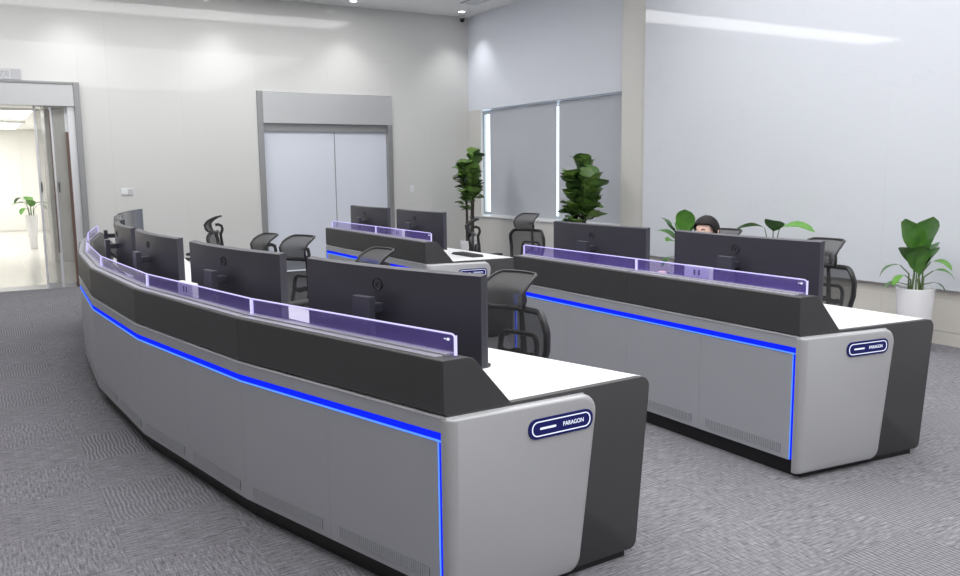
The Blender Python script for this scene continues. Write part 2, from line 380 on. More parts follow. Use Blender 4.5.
# ------------------------------------------------------------------ door in the back wall (white double leaves) and its silver portal
d2 = tag(bpy.data.objects.new('door_2', None), kind='structure'); COL.objects.link(d2)
MB().box(D2L+.09, D2R, BACK-.032, BACK+.1, 2.372, 2.85).build('header', 'silver', d2, bevel=.004)
for x0, x1 in ((D2L, D2L+.09), (D2R-.09, D2R)):
    MB().box(x0, x1, BACK-.03, BACK+.1, 0, 2.37 if x0 > 5 else 2.87).build('jamb', 'silver_dark', d2, bevel=.004)
MB().box(D2L+.09, D2R-.09, BACK+.02, BACK+.14, 2.25, 2.37).build('track_cover', 'silver_dark', d2)
for x0, x1 in ((D2L+.09, 5.21), (5.22, D2R-.09)):
    o = MB().box(x0, x1, BACK+.05, BACK+.1, .01, 2.28).build('door_leaf', 'door_white', d2, bevel=.003)
MB().box(5.209, 5.221, BACK+.045, BACK+.09, .01, 2.25).build('seal', 'silver_dark', d2)
# entrance portal with glass sliding leaves
d1 = tag(bpy.data.objects.new('door_1', None), kind='structure'); COL.objects.link(d1)
MB().box(-2.1, 1.33, BACK-.05, BACK+.2, 2.55, 2.85).build('header', 'silver', d1, bevel=.004)
MB().box(-2.1, 1.328, BACK-.06, BACK+.2, 2.85, 2.885).build('header_cap', 'silver_dark', d1, bevel=.004)
MB().box(1.33, D1R, BACK-.06, BACK+.25, 0, 2.885).build('jamb', 'silver_dark', d1, bevel=.005)
MB().box(-2.2, -2.1, BACK-.06, BACK+.25, 0, 2.885).build('jamb', 'silver_dark', d1, bevel=.005)
for (x0, x1, y, hx) in ((.82, 1.06, BACK+.16, .845), (1.01, 1.25, BACK+.06, 1.06)):
    lf = MB().box(x0+.03, x1-.04, y, y+.012, .05, 2.52).build('glass_leaf', 'door_glass', d1)
    MB().box(x0, x0+.03, y-.01, y+.022, .0, 2.55).build('stile', 'trim_light', lf, bevel=.003)
    MB().box(x1-.05, x1, y-.015, y+.03, .0, 2.55).build('stile', 'white_plastic', lf, bevel=.003)
    MB().box(x0+.03, x1-.05, y-.01, y+.022, .0, .06).build('bottom_rail', 'silver', lf)
    MB().box(hx, hx+.018, y-.04, y-.01, 1.36, 1.50).build('handle', 'slot_dark', lf, bevel=.004)
MB().box(1.0, 1.014, BACK+.03, BACK+.05, .5, 2.5).build('dark_reflection', 'brown_reflection', d1)  # brown strip paints a dark reflection beside the glass leaf
MB().box(1.195, 1.235, BACK+.0, BACK+.05, 0, 2.2).build('dark_reflection', 'brown_reflection', d1)  # second painted dark reflection, next to the guide post
MB().box(1.235, 1.33, BACK+.0, BACK+.05, 0, 2.55).build('guide_post', 'trim_light', d1)
struct('floor_threshold', MB().box(-2.2, D1R, BACK, BACK+.52, -.1, .002), 'threshold')

# ------------------------------------------------------------------ corridor beyond the entrance
cf = struct('floor_corridor', MB().box(-4, 2.3, BACK+.22, 28.2, -.12, -.004), 'joint')
for i in range(7):
    for j in range(12):
        x, y = -3.3+.8*i, BACK+.52+1.2*j
        MB().box(x+.002, x+.798, y+.002, y+1.198, -.03, 0).build('floor_tile', 'corridor_tile', cf)
cw = struct('wall_corridor_far', MB().box(-4, 2.3, 28, 28.2, 0, 2.9), 'corridor_wall')
for k in range(6): MB().box(-3.2+.9*k, -2.31+.9*k, 27.985, 28, .02, 2.88).build('wall_panel', 'corridor_wall', cw)
struct('wall_corridor_right', MB().box(1.95, 2.15, BACK+.22, 28, 0, 2.9), 'corridor_wall')
struct('wall_corridor_left', MB().box(-4.2, -4, BACK+.22, 28, 0, 2.9), 'corridor_wall')
struct('ceiling_corridor', MB().box(-4, 2.3, BACK+.22, 28, 2.9, 3.0), 'ceiling_paint')
struct('trim_corridor_pillar', MB().box(1.22, 1.95, 17.4, 18.2, 0, 2.9), 'pillar_grey', bevel=.01)
for k, (ya, yb) in enumerate(((19.1, 21.9), (23.7, 26.8))):
    t = thing('corridor_ceiling_light', 'square white corridor ceiling light, ' + ('above the potted corridor plant', 'nearest the far corridor wall')[k], 'ceiling light', (-.35, (ya+yb)/2, 2.9))
    h = (yb-ya)/2
    MB().box(-1.5, 1.5, -h, h, -.02, -.01).build('diffuser', 'corridor_glow', t)
    MB().box(-1.6, 1.6, -h-.1, -h, -.05, 0).box(-1.6, 1.6, h, h+.1, -.05, 0).box(-1.6, -1.5, -h, h, -.05, 0).box(1.5, 1.6, -h, h, -.05, 0).build('frame', 'white_plastic', t)

# ------------------------------------------------------------------ small wall fittings
def wall_plate(name, label, x, z, w, h, n):
    t = thing(name, label, 'switch', (x, BACK, z))
    MB().box(-w/2, w/2, -.012, 0, -h/2, h/2).build('plate', 'white_plastic', t, bevel=.003)
    for k in range(n):
        a = -w/2+w*(k+.12)/n; b = -w/2+w*(k+.88)/n
        MB().box(a, b, -.017, -.012, -h*.36, h*.36).build('rocker', 'sign_grey' if k % 2 else 'white_plastic', t, bevel=.002)
wall_plate('wall_switch', 'white double wall switch between entrance portal and white door', 1.955, 1.345, .17, .10, 2)
wall_plate('wall_switch', 'small white wall switch between white door and window corner', 6.59, 1.29, .09, .12, 1)
t = thing('exit_sign', 'grey exit sign with white pictogram on the wall above entrance header', 'sign', (.42, BACK, 2.965))
MB().box(-.28, .28, -.03, 0, -.075, .075).build('panel', 'sign_grey', t, bevel=.004)
MB().box(.02, .15, -.033, -.03, -.058, -.052).box(.02, .15, -.033, -.03, .052, .058).box(.02, .026, -.033, -.03, -.052, .052).box(.144, .15, -.033, -.03, -.052, .052).build('door_pictogram', 'white_plastic', t)
fig = MB(); fig.lathe([(.0, -.013), (.010, -.008), (.013, 0), (.010, .008), (0, .013)], 10, (.085, -.034, .036))
for a, b in (((.085, .02), (.075, -.01)), ((.075, -.01), (.095, -.03)), ((.095, -.03), (.085, -.05)), ((.075, -.01), (.05, -.045)), ((.085, .018), (.06, .0)), ((.085, .018), (.108, .004))):
    fig.tube([(a[0], -.033, a[1]), (b[0], -.033, b[1])], .005, 6)
fig.build('running_figure', 'white_plastic', t)
MB().box(-.2, -.06, -.033, -.03, -.006, .006).add([(-.24, -.033, 0), (-.2, -.033, .03), (-.2, -.033, -.03)], [(0, 1, 2)]).build('arrow', 'white_plastic', t)

# ------------------------------------------------------------------ control consoles
def text_mesh(body, size):
    cu = bpy.data.curves.new('lettering', 'FONT'); cu.body = body; cu.size = size; cu.align_x = 'LEFT'; cu.align_y = 'CENTER'; cu.extrude = .0008
    tmp = bpy.data.objects.new('lettering', cu); COL.objects.link(tmp)
    dg = bpy.context.evaluated_depsgraph_get(); me = bpy.data.meshes.new_from_object(tmp.evaluated_get(dg)); bpy.data.objects.remove(tmp)
    return me
LET = text_mesh('PARAGON', .036)
def build_console(label, F, D0, D1, base, DEP=.945, sockets=(0,), BD=.48, BZ=.645):
    """F: front polyline (2D), D0/D1: directions of the end panels; all in world, stored relative to base"""
    n = len(F)-1; F = [Vector(p) for p in F]; root = thing('control_console', label, 'console', (base[0], base[1], 0))
    B = Vector(base)
    T = [(F[i+1]-F[i]).normalized() for i in range(n)]; LEN = [(F[i+1]-F[i]).length for i in range(n)]
    Nn = [Vector((t.y, -t.x)) for t in T]       # towards the seats
    Mi = []
    for i in range(n+1):
        if i == 0: d = Vector(D0).normalized(); Mi.append(d/d.dot(Nn[0]))
        elif i == n: d = Vector(D1).normalized(); Mi.append(d/d.dot(Nn[-1]))
        else: d = (Nn[i-1]+Nn[i]).normalized(); Mi.append(d/d.dot(Nn[i]))
    def P(i, s, d, z):
        t = s/LEN[i]; p = (F[i]+Mi[i]*d)*(1-t)+(F[i+1]+Mi[i+1]*d)*t-B
        return (p.x, p.y, z)
    def block(i, s0, s1, d0, d1, z0, z1, mb=None):
        mb = mb or MB()
        return mb.hexa([P(i, s0, d0, z0), P(i, s1, d0, z0), P(i, s1, d1, z0), P(i, s0, d1, z0), P(i, s0, d0, z1), P(i, s1, d0, z1), P(i, s1, d1, z1), P(i, s0, d1, z1)])
    for i in range(n):
        L = LEN[i]; a = .038 if i == 0 else 0.0; b = L-.038 if i == n-1 else L
        nx = .09
        # front panels and their vent grilles
        sp = [a, (a+b)/2, b]
        for k in range(2):
            s0, s1 = sp[k]+.0006, sp[k+1]-.0006
            pn = block(i, s0, s1, .004, .022, .095, .655).build('front_panel', 'grey_metal', root, bevel=.0008, bseg=1)
            v0, v1 = s0+.055, s1-.055
            vb = block(i, v0, v1, .0025, .006, .122, .168).build('vent_grille', 'slot_dark', pn)
            sl = MB(); m = 44
            for q in range(m):
                c0 = v0+(v1-v0)*(q+.10)/m; c1 = v0+(v1-v0)*(q+.80)/m
                block(i, c0, c1, .001, .005, .122, .168, sl)
            sl.build('vent_slat', 'grey_metal', vb)
        e0 = a-.022 if i == 0 else a; e1 = b+.022 if i == n-1 else b
        led = block(i, e0, e1, .006, .02, .660, .686).build('led_strip', 'led_blue', root)
        block(i, e0, e1, .001, .008, .6555, .6615).build('led_core', 'led_core', led)
        block(i, e0, e1, .0, .022, .690, .742).build('upper_rail', 'grey_metal', root, bevel=.0015, bseg=1)
        block(i, e0, e1, -.003, .02, .743, .750).build('highlight_strip', 'trim_light', root)  # pale strip paints the highlight on the rail's top edge
        block(i, a, b, .05, .07, 0, .095).build('toe_kick', 'black', root)
        block(i, a-.02 if i == 0 else 0, b+.02 if i == n-1 else L, .03, .50, .09, .72).build('cabinet_body', 'charcoal', root)
        # raised hood
        prof = [(.004, .756), (.0, .765), (.0, .947), (.006, .952), (.10, .952), (.122, .945), (.285, .752)]
        h0 = -.0 if i == 0 else 0; h1 = L
        hd = MB().rings([[P(i, h0, d, z) for d, z in prof], [P(i, h1, d, z) for d, z in prof]]).build('hood', 'charcoal', root, bevel=.002, bseg=1)
        ch = block(i, a+.02, b-.02 if i == n-1 else b, .012, .046, .951, .957).build('cable_channel', 'alu_channel', hd, bevel=.001, bseg=1)
        block(i, a+.02, b-.02 if i == n-1 else b, .052, .094, .951, .961).build('cable_channel', 'alu_channel', hd, bevel=.001, bseg=1)
        # acrylic screen with lit edge
        g0 = a-.005 if i == 0 else .0035; g1 = b+.005 if i == n-1 else L-.0035
        cor0 = .022 if i == 0 else .002; cor1 = .022 if i == n-1 else .002
        ol = roundpoly([(g0, .955, 0), (g1, .955, 0), (g1, 1.030, cor1), (g0, 1.030, cor0)], 5)
        gl = MB().rings([[P(i, s, .074, z) for s, z in ol], [P(i, s, .082, z) for s, z in ol]]).build('acrylic_screen', 'acrylic', hd)
        path = [P(i, s, .078, z) for s, z in ol]
        up_ = path[1:]+path[:1]           # (right base) -> over the top -> left base
        MB().tube(up_, .0016, 6, ry=.0040).build('lit_edge', 'edge_lit', gl)
        for s, dx in ((g0, .002), (g1, -.002)):
            block(i, min(s, s+dx), max(s, s+dx), .072, .084, .955, 1.026).build('lit_edge', 'edge_lit', gl)
        if i == 0:
            c = P(0, g0+.03, .072, 1.005)
            MB().tube([P(0, g0+.028, .0725, 1.010), P(0, g0+.034, .0725, 1.010)], .005, 10).build('logo_mark', 'badge_light', gl)
            block(0, g0+.042, g0+.052, .072, .0735, 1.0085, 1.0115).build('logo_mark', 'badge_light', gl)
        # socket box
        if i not in sockets: continue
        sc = .62*L; sb = block(i, sc-.10, sc+.10, .096, .130, .950, 1.027).build('socket_box', 'white_plastic', hd, bevel=.004)
        for q in (-.018, .018):
            block(i, sc+q-.010, sc+q+.004, .0945, .098, .975, 1.006).build('socket_slot', 'slot_dark', sb)
        block(i, sc-.095, sc+.02, .0945, .097, .957, .962).build('socket_mark', 'slot_dark', sb)
    # continuous desktop
    rs = []
    for i in range(n+1):
        s, ii = (0, i) if i < n else (LEN[-1], n-1)
        if i == 0: s = .03
        if i == n: s = LEN[-1]-.03
        rs.append([P(ii, s, .27, .722), P(ii, s, .27, .752), P(ii, s, DEP-.004, .752), P(ii, s, DEP, .748), P(ii, s, DEP, .722)])
    MB().rings(rs).build('desktop', 'desk_white', root, bevel=0)
    # ends
    for e in (0, 1):
        i = 0 if e == 0 else n-1
        def Q(o, d, z, i=i, e=e):        # o: outward from the end plane
            return P(i, -o if e == 0 else LEN[i]+o, d, z)
        ck = roundpoly([(.012, .03, 0), (.012, .758, 0), (DEP+.012, .758, .045), (DEP-.055, .03, .035)], 6)
        c = MB().rings([[Q(-.03, d, z) for d, z in ck], [Q(.0, d, z) for d, z in ck]]).build('end_cheek', 'charcoal', root, smooth=True, bevel=.004, ang=30)
        MB().rings([[Q(-.03, d, z) for d, z in ((.06, 0), (.06, .032), (DEP-.10, .032), (DEP-.10, 0))], [Q(-.015, d, z) for d, z in ((.06, 0), (.06, .032), (DEP-.10, .032), (DEP-.10, 0))]]).build('plinth', 'black', root)
        gp = roundpoly([(-.002, .03, .01), (-.002, .745, .01), (.675, .738, .07), (.585, .03, .06)], 6)
        bm_r = [[Q(-.015, d, z) for d, z in gp]]
        cx, cz = .32, .38
        for o_, ins in ((.004, 0), (.012, .003), (.019, .010), (.023, .02), (.025, .032)):
            bm_r.append([Q(o_, d+(ins if d < .1 else -ins if d > .5 else 0), z+(ins*.4 if z < .1 else -ins*.4 if z > .6 else 0)) for d, z in gp])
        ep = MB().rings(bm_r).build('end_panel', 'grey_end', root, smooth=True, ang=50)
        gt = [(.0, .744), (.0, .748), (.61, .7415), (.61, .7375)]
        MB().rings([[Q(-.015, d, z) for d, z in gt], [Q(.007, d, z) for d, z in gt]]).build('highlight_strip', 'trim_light', ep)  # highlight along the panel's top edge, painted as a pale strip
        # vertical led beside the front corner
        sv = (.016, .0335) if e == 0 else (LEN[i]-.0335, LEN[i]-.016)
        v = block(i, sv[0], sv[1], .004, .02, .10, .686).build('led_strip', 'led_blue', root)
        sv = (.0325, .0365) if e == 0 else (LEN[i]-.0365, LEN[i]-.0325)
        block(i, sv[0], sv[1], .001, .008, .10, .6615).build('led_core', 'led_core', v)
        if e == 0:
            def outline(w, h, o_): return [Q(o_, BD+x, BZ+z) for x, z in roundpoly([(-w/2, -h/2, h*.46), (w/2, -h/2, h*.46), (w/2, h/2, h*.46), (-w/2, h/2, h*.46)], 7)]
            bd = MB().rings([outline(.30, .078, .024), outline(.30, .078, .030)]).build('badge', 'badge_navy', ep)
            MB().rings([outline(.274, .058, .0300), outline(.274, .058, .0312), outline(.266, .050, .0312), outline(.266, .050, .0300)], loop=True).build('badge_ring', 'badge_light', bd)
            MB().rings([[Q(.030, BD+x, BZ+z) for x, z in ((-.10, -.004), (-.028, -.004), (-.028, .004), (-.10, .004))], [Q(.0313, BD+x, BZ+z) for x, z in ((-.10, -.004), (-.028, -.004), (-.028, .004), (-.10, .004))]]).build('badge_bar', 'badge_light', bd)
            me = bpy.data.meshes.new('lettering'); sx = .098/max(v.co.x for v in LET.vertices)
            me.from_pydata([Q(.0305+max(0, v.co.z), BD+.005+v.co.x*sx, BZ+v.co.y*sx*1.15) for v in LET.vertices], [], [tuple(p.vertices) for p in LET.polygons])
            me.materials.append(M['badge_light']); o = bpy.data.objects.new('lettering', me); COL.objects.link(o); o.parent = bd
    return root, F, T, Nn, LEN

ang = [15.8, 10, 3.6, -2.2, -6.5, -10.5]
FL = [(1.345, 2.52)]
for a in ang: FL.append((FL[-1][0]-1.34*math.sin(R(a)), FL[-1][1]+1.34*math.cos(R(a))))
cL = build_console('long curved grey console of six bays with blue light strip', FL, (1, .05), (1, -.05), (1.5, 6.4), DEP=.955, sockets=(1,))
cA = build_console('straight two-bay grey console nearer the white marble wall base and potted plants', [(3.52, 2.785), (3.52, 4.105), (3.52, 5.425)], (1, -.10), (1, .0), (4.0, 4.08), DEP=.985, BD=.452, BZ=.655)
cB = build_console('straight two-bay grey console standing before the white double door', [(3.52, 6.90), (3.52, 8.18), (3.52, 9.46)], (1, -.07), (1, .0), (4.0, 8.18), DEP=.97, BD=.465)

# ------------------------------------------------------------------ ultrawide curved monitors
MW, MH, MR = 1.13, .365, 3.8
def make_monitor():
    """local: seats towards +X, width along Y, desk at z=0, origin under the stand"""
    root = thing('curved_monitor', '', 'monitor')
    zc0, zc1 = .088, .088+MH
    def arc(u, off):          # u in -1..1
        a = u*MW/2/MR; return (MR*(1-math.cos(a))+off*math.cos(a)+.0, (MR-off)*math.sin(a))
    nu = 18
    def shell(d_in, d_out, inset, zi):
        rs = []
        for i in range(nu+1):
            u = -1+2*i/nu
            xo, yo = arc(u*(1-inset), d_out); xi, yi = arc(u, d_in)
            rs.append([(xi, yi, zc0), (xi, yi, zc1), (xo, yo, zc1-zi), (xo, yo, zc0+zi)])
        return rs
    MB().rings(shell(0, -.028, .008, .006)).build('back_shell', 'monitor_back', root, smooth=True, ang=30)
    MB().rings(shell(.010, 0, 0, 0)).build('bezel', 'bezel', root, smooth=True, ang=30)
    scn = MB()
    scn.grid(lambda a, b: (*arc((-1+2*a)*.985, .0112), zc0+.012+(MH-.02)*b), nu, 1); scn.build('screen', 'screen', root, smooth=True)
    ring = [(-.0295, .029*math.cos(k*math.pi/12), zc1-.078+.026*math.sin(k*math.pi/12)) for k in range(24)]
    lg = MB().tube(ring, .0022, 6, loop=True); lg.tube([(-.0295, -.016, zc1-.098), (-.0295, .010, zc1-.082), (-.0295, -.006, zc1-.070)], .002, 6); lg.build('logo', 'monitor_logo', root)
    MB().rings([[(x+o_, y, z) for x, y in ((-.122, -.055), (-.122, .055), (-.088, .055), (-.088, -.055))] for o_, z in ((.117, .004), (.105, .05), (.0, .15), (.0, .335))]).build('stand_column', 'monitor_stand', root, bevel=.003)
    MB().box(-.09, -.02, -.035, .035, .262, .30).build('stand_mount', 'monitor_stand', root, bevel=.004)
    bp = roundpoly([(-.008, -.09, .02), (.17, -.19, .03), (.17, .19, .03), (-.008, .09, .02)], 4)
    MB().rings([[(x, y, z) for x, y in bp] for z in (0, .012)]).build('stand_base', 'monitor_stand', root, smooth=True, bevel=.003)
    return root
proto = make_monitor(); used = [False]
def place_monitor(cons, i, label, group, s=.775, d=.325, dz=0):
    _, F, T, Nn, LEN = cons
    o = proto if not used[0] else copy_tree(proto); used[0] = True
    p = F[i]+T[i]*s+Nn[i]*d; o.location = (p.x, p.y, .752+dz); o.rotation_euler.z = math.atan2(Nn[i].y, Nn[i].x)
    o['label'] = label; o['group'] = group; return o
ordw = ['first', 'second', 'third', 'fourth', 'fifth', 'sixth']
for i in range(6):
    mo = place_monitor(cL, i, 'dark curved ultrawide monitor on the curved console, %s from its badged end' % ordw[i], 'monitors on the curved console', s=(.70, .78, .88, .86, .80, .80)[i], d=(.325, .325, .325, .302, .34, .42)[i])
    if i == 5: mo.rotation_euler.z -= R(9)
for i in range(2):
    place_monitor(cA, i, 'dark ultrawide monitor on the straight console by marble wall, %s from its badged end' % ordw[i], 'monitors on the straight consoles', s=(.705, .735)[i]).scale.y = (.975, .94)[i]
for i in range(2):
    place_monitor(cB, i, 'dark curved ultrawide monitor on the console before the white door, %s from its badged end' % ordw[i], 'monitors on the straight consoles', s=.80).scale.y = .93

# keyboards
def make_keyboard():
    t = thing('keyboard', '', 'keyboard', group='dark keyboards on the desks')
    MB().box(-.065, .065, -.21, .21, 0, .016).build('case', 'charcoal', t, bevel=.004)
    kc = MB()
    for a in range(5):
        for b in range(15): kc.box(-.057+.0235*a, -.037+.0235*a, -.2+.0267*b, -.178+.0267*b, .016, .022)
    kc.build('keys', 'black', t); return t
kb0 = make_keyboard(); kbu = [False]
def place_keyboard(cons, i, label, s=.60, d=.60):
    _, F, T, Nn, LEN = cons
    o = kb0 if not kbu[0] else copy_tree(kb0); kbu[0] = True
    p = F[i]+T[i]*s+Nn[i]*d; o.location = (p.x, p.y, .7535); o.rotation_euler.z = math.atan2(Nn[i].y, Nn[i].x); o['label'] = label
for i in range(6): place_keyboard(cL, i, 'dark keyboard on the white desk of the curved console, %s from its badged end' % ordw[i], d=.74 if i == 5 else .60)
for i in range(2): place_keyboard(cA, i, 'dark keyboard on the desk by the marble wall, %s from the badged end' % ordw[i])
for i in range(2): place_keyboard(cB, i, 'dark keyboard on the desk before the white door, %s from the badged end' % ordw[i], s=.45, d=.70)

# ------------------------------------------------------------------ ergonomic mesh chairs
def make_chair():
    """local: sitter faces +Y, floor at z=0"""
    root = thing('office_chair', '', 'chair')
    bs = MB().lathe([(.035, .075), (.05, .085), (.05, .13), (.03, .14)], 14).build('base_hub', 'chair_frame', root, smooth=True)
    arm = MB().tube([(.03, 0, .115), (.18, 0, .10), (.31, 0, .075)], [.022, .018, .014], 8, ry=[.028, .022, .016]).build('base_arm', 'chair_frame', root, smooth=True)
    cas = MB()
    for q in (-.018, .018): cas.tube([(.31, q-.009, .03), (.31, q+.009, .03)], .03, 12)
    cas.tube([(.31, 0, .03), (.31, 0, .075)], .008, 6)
    cs = cas.build('caster', 'black', arm, smooth=True)
    for k in range(1, 5):
        a2 = arm.copy(); COL.objects.link(a2); a2.parent = root; a2.rotation_euler.z = 2*math.pi*k/5
        c2 = cs.copy(); COL.objects.link(c2); c2.parent = a2
    MB().tube([(0, 0, .12), (0, 0, .42)], .025, 12).build('gas_column', 'chair_frame', root, smooth=True)
    MB().box(-.09, .09, -.15, .10, .38, .425).build('tilt_mechanism', 'chair_frame', root, bevel=.015)
    def seat(a, b):
        x = -.25+.5*a; y = -.23+.48*b; return (x, y, .455-.035*max(0, (b-.75)*4)**2*.6+.012*(2*a-1)**2-.006*math.sin(b*3))
    o = MB().grid(seat, 12, 12).build('seat', 'chair_foam', root, smooth=True); md = o.modifiers.new('t', 'SOLIDIFY'); md.thickness = .05
    # back frame: rounded loop, waisted, curved around the sitter
    def backpt(u, z):        # u -1..1, z 0..1 -> surface of the backrest
        y = -.235-.06*z+.05*u*u*(.6+.4*z)-.035*math.sin(math.pi*min(1, z*1.15)); return y
    H0, H1 = .56, .915
    def hw(z): return .19+.055*math.sin(math.pi*min(1, z+.06)*.62)
    loop = []
    ol = roundpoly([(-1, 0, .25), (1, 0, .25), (1, 1, .28), (-1, 1, .28)], 6)
    dense = []
    for k in range(len(ol)):
        a, b = ol[k], ol[(k+1) % len(ol)]; m = max(1, int(math.hypot(b[0]-a[0], b[1]-a[1])/.2))
        for q in range(m): dense.append((a[0]+(b[0]-a[0])*q/m, a[1]+(b[1]-a[1])*q/m))
    loop = [(u*hw(z), backpt(u, z), H0+(H1-H0)*z) for u, z in dense]
    MB().tube(loop, .016, 8, ry=.020, loop=True).build('back_frame', 'chair_frame', root, smooth=True)
    inner = MB()
    cz = .5; pts = [(u*hw(z), backpt(u, z)+.004, H0+(H1-H0)*z) for u, z in dense]
    cen = (0, backpt(0, .5)+.004, H0+(H1-H0)*.5); mid = []
    n = len(pts); inner.v = pts+[(p[0]*.5, backpt(dense[k][0]*.5, .5+(dense[k][1]-.5)*.5)+.004, cen[2]+(p[2]-cen[2])*.5) for k, p in enumerate(pts)]+[cen]
    for k in range(n):
        k2 = (k+1) % n; inner.f.append((k, k2, n+k2, n+k)); inner.f.append((n+k, n+k2, 2*n))
    inner.build('back_mesh', 'chair_mesh', root, smooth=True)
    # lumbar loop and rear spine
    lum = [(u*.125, backpt(u*.6, .1+.52*z)-.03, H0+(H1-H0)*(.02+.60*z)) for u, z in dense]
    MB().tube(lum, .012, 8, ry=.016, loop=True).build('lumbar_frame', 'chair_frame', root, smooth=True)
    MB().tube([(.11*u/5, backpt(.5*u/5, .28)-.03, H0+.12+.008*math.cos(u)) for u in range(-5, 6)], .018, 8, ry=.006).build('lumbar_bar', 'chair_frame', root, smooth=True)
    MB().tube([(0, -.10, .40), (0, -.24, .42), (0, -.335, .52), (0, -.355, .66), (0, -.345, .80), (0, -.335, .91)], [.03, .03, .026, .022, .018, .014], 8, ry=[.02, .02, .016, .014, .012, .010]).build('spine', 'chair_frame', root, smooth=True)
    # headrest on a curved stalk
    MB().tube([(0, -.335, .88), (0, -.36, .945), (0, -.35, .985), (0, -.315, 1.0), (0, -.285, .995)], .011, 8, ry=.016).build('headrest_stalk', 'chair_frame', root, smooth=True)
    def hpt(u, z):          # S-shaped profile: forward at the nape, rolling back at the crown
        y = -.262+.045*u*u+.022*math.sin(math.pi*z)-.085*max(0, z-.5)**1.4*2.7; return (u*(.145-.012*(1-z)), y, .925+.165*z)
    o = MB().grid(lambda a, b: hpt(-1+2*a, b), 14, 10).build('headrest_mesh', 'headrest_mesh', root, smooth=True)
    hl = [hpt(u, z) for u, z in dense]
    MB().tube(hl, .008, 8, ry=.010, loop=True).build('headrest_frame', 'chair_frame', root, smooth=True)
    # armrests
    for s in (-1, 1):
        MB().tube([(s*.12, -.02, .41), (s*.27, -.02, .42), (s*.295, -.02, .46), (s*.295, -.02, .63)], [.018, .018, .02, .018], 8).build('arm_post', 'chair_frame', root, smooth=True)
        MB().box(s*.295-.045, s*.295+.045, -.14, .12, .63, .66).build('arm_pad', 'chair_foam', root, bevel=.014, smooth=True)
    return root
chair0 = make_chair(); chu = [False]
LOW = ('base_hub', 'base_arm', 'caster', 'gas_column')
def place_chair(hx, hy, face, top, label, group='black mesh office chairs'):
    """hx, hy: where the headrest stands; face: heading of the sitter in degrees (from +X)"""
    src = not chu[0]
    o = chair0 if src else copy_tree(chair0); chu[0] = True
    f = Vector((math.cos(R(face)), math.sin(R(face))))
    p = Vector((hx, hy))+f*.27; o.location = (p.x, p.y, 0); o.rotation_euler.z = R(face-90)
    dz = top-1.09
    for c in o.children:
        nm = c.name.split('.')[0]
        c.location.z = 0 if nm in LOW else dz
    o['label'] = label; o['group'] = group; return o
place_chair(2.29, 3.54, 180+14, 1.085, 'black mesh office chair with headrest at the first bay of the curved console')
place_chair(2.17, 4.92, 180+8, 1.11, 'black mesh office chair with headrest at the second bay of the curved console')
place_chair(2.09, 6.18, 180+22, 1.12, 'black mesh office chair with headrest at the third bay of the curved console')
place_chair(2.17, 7.30, 180+12, 1.065, 'black mesh office chair with headrest at the fourth bay of the curved console')
place_chair(2.30, 9.70, 180-25, 1.12, 'black mesh office chair with headrest turned towards the far end of the curved console')
place_chair(5.19, 7.70, 180+14, 1.12, 'black mesh office chair at the badged end bay of the console before the white door')
place_chair(5.02, 8.62, 180-28, 1.03, 'black mesh office chair at the far bay of the console before the white door')
place_chair(4.90, 3.71, 180+4, 1.11, 'empty black mesh office chair at the badged bay of the console by the marble wall')
place_chair(5.20, 4.86, 180, 1.10, 'black mesh office chair with the seated person in it')

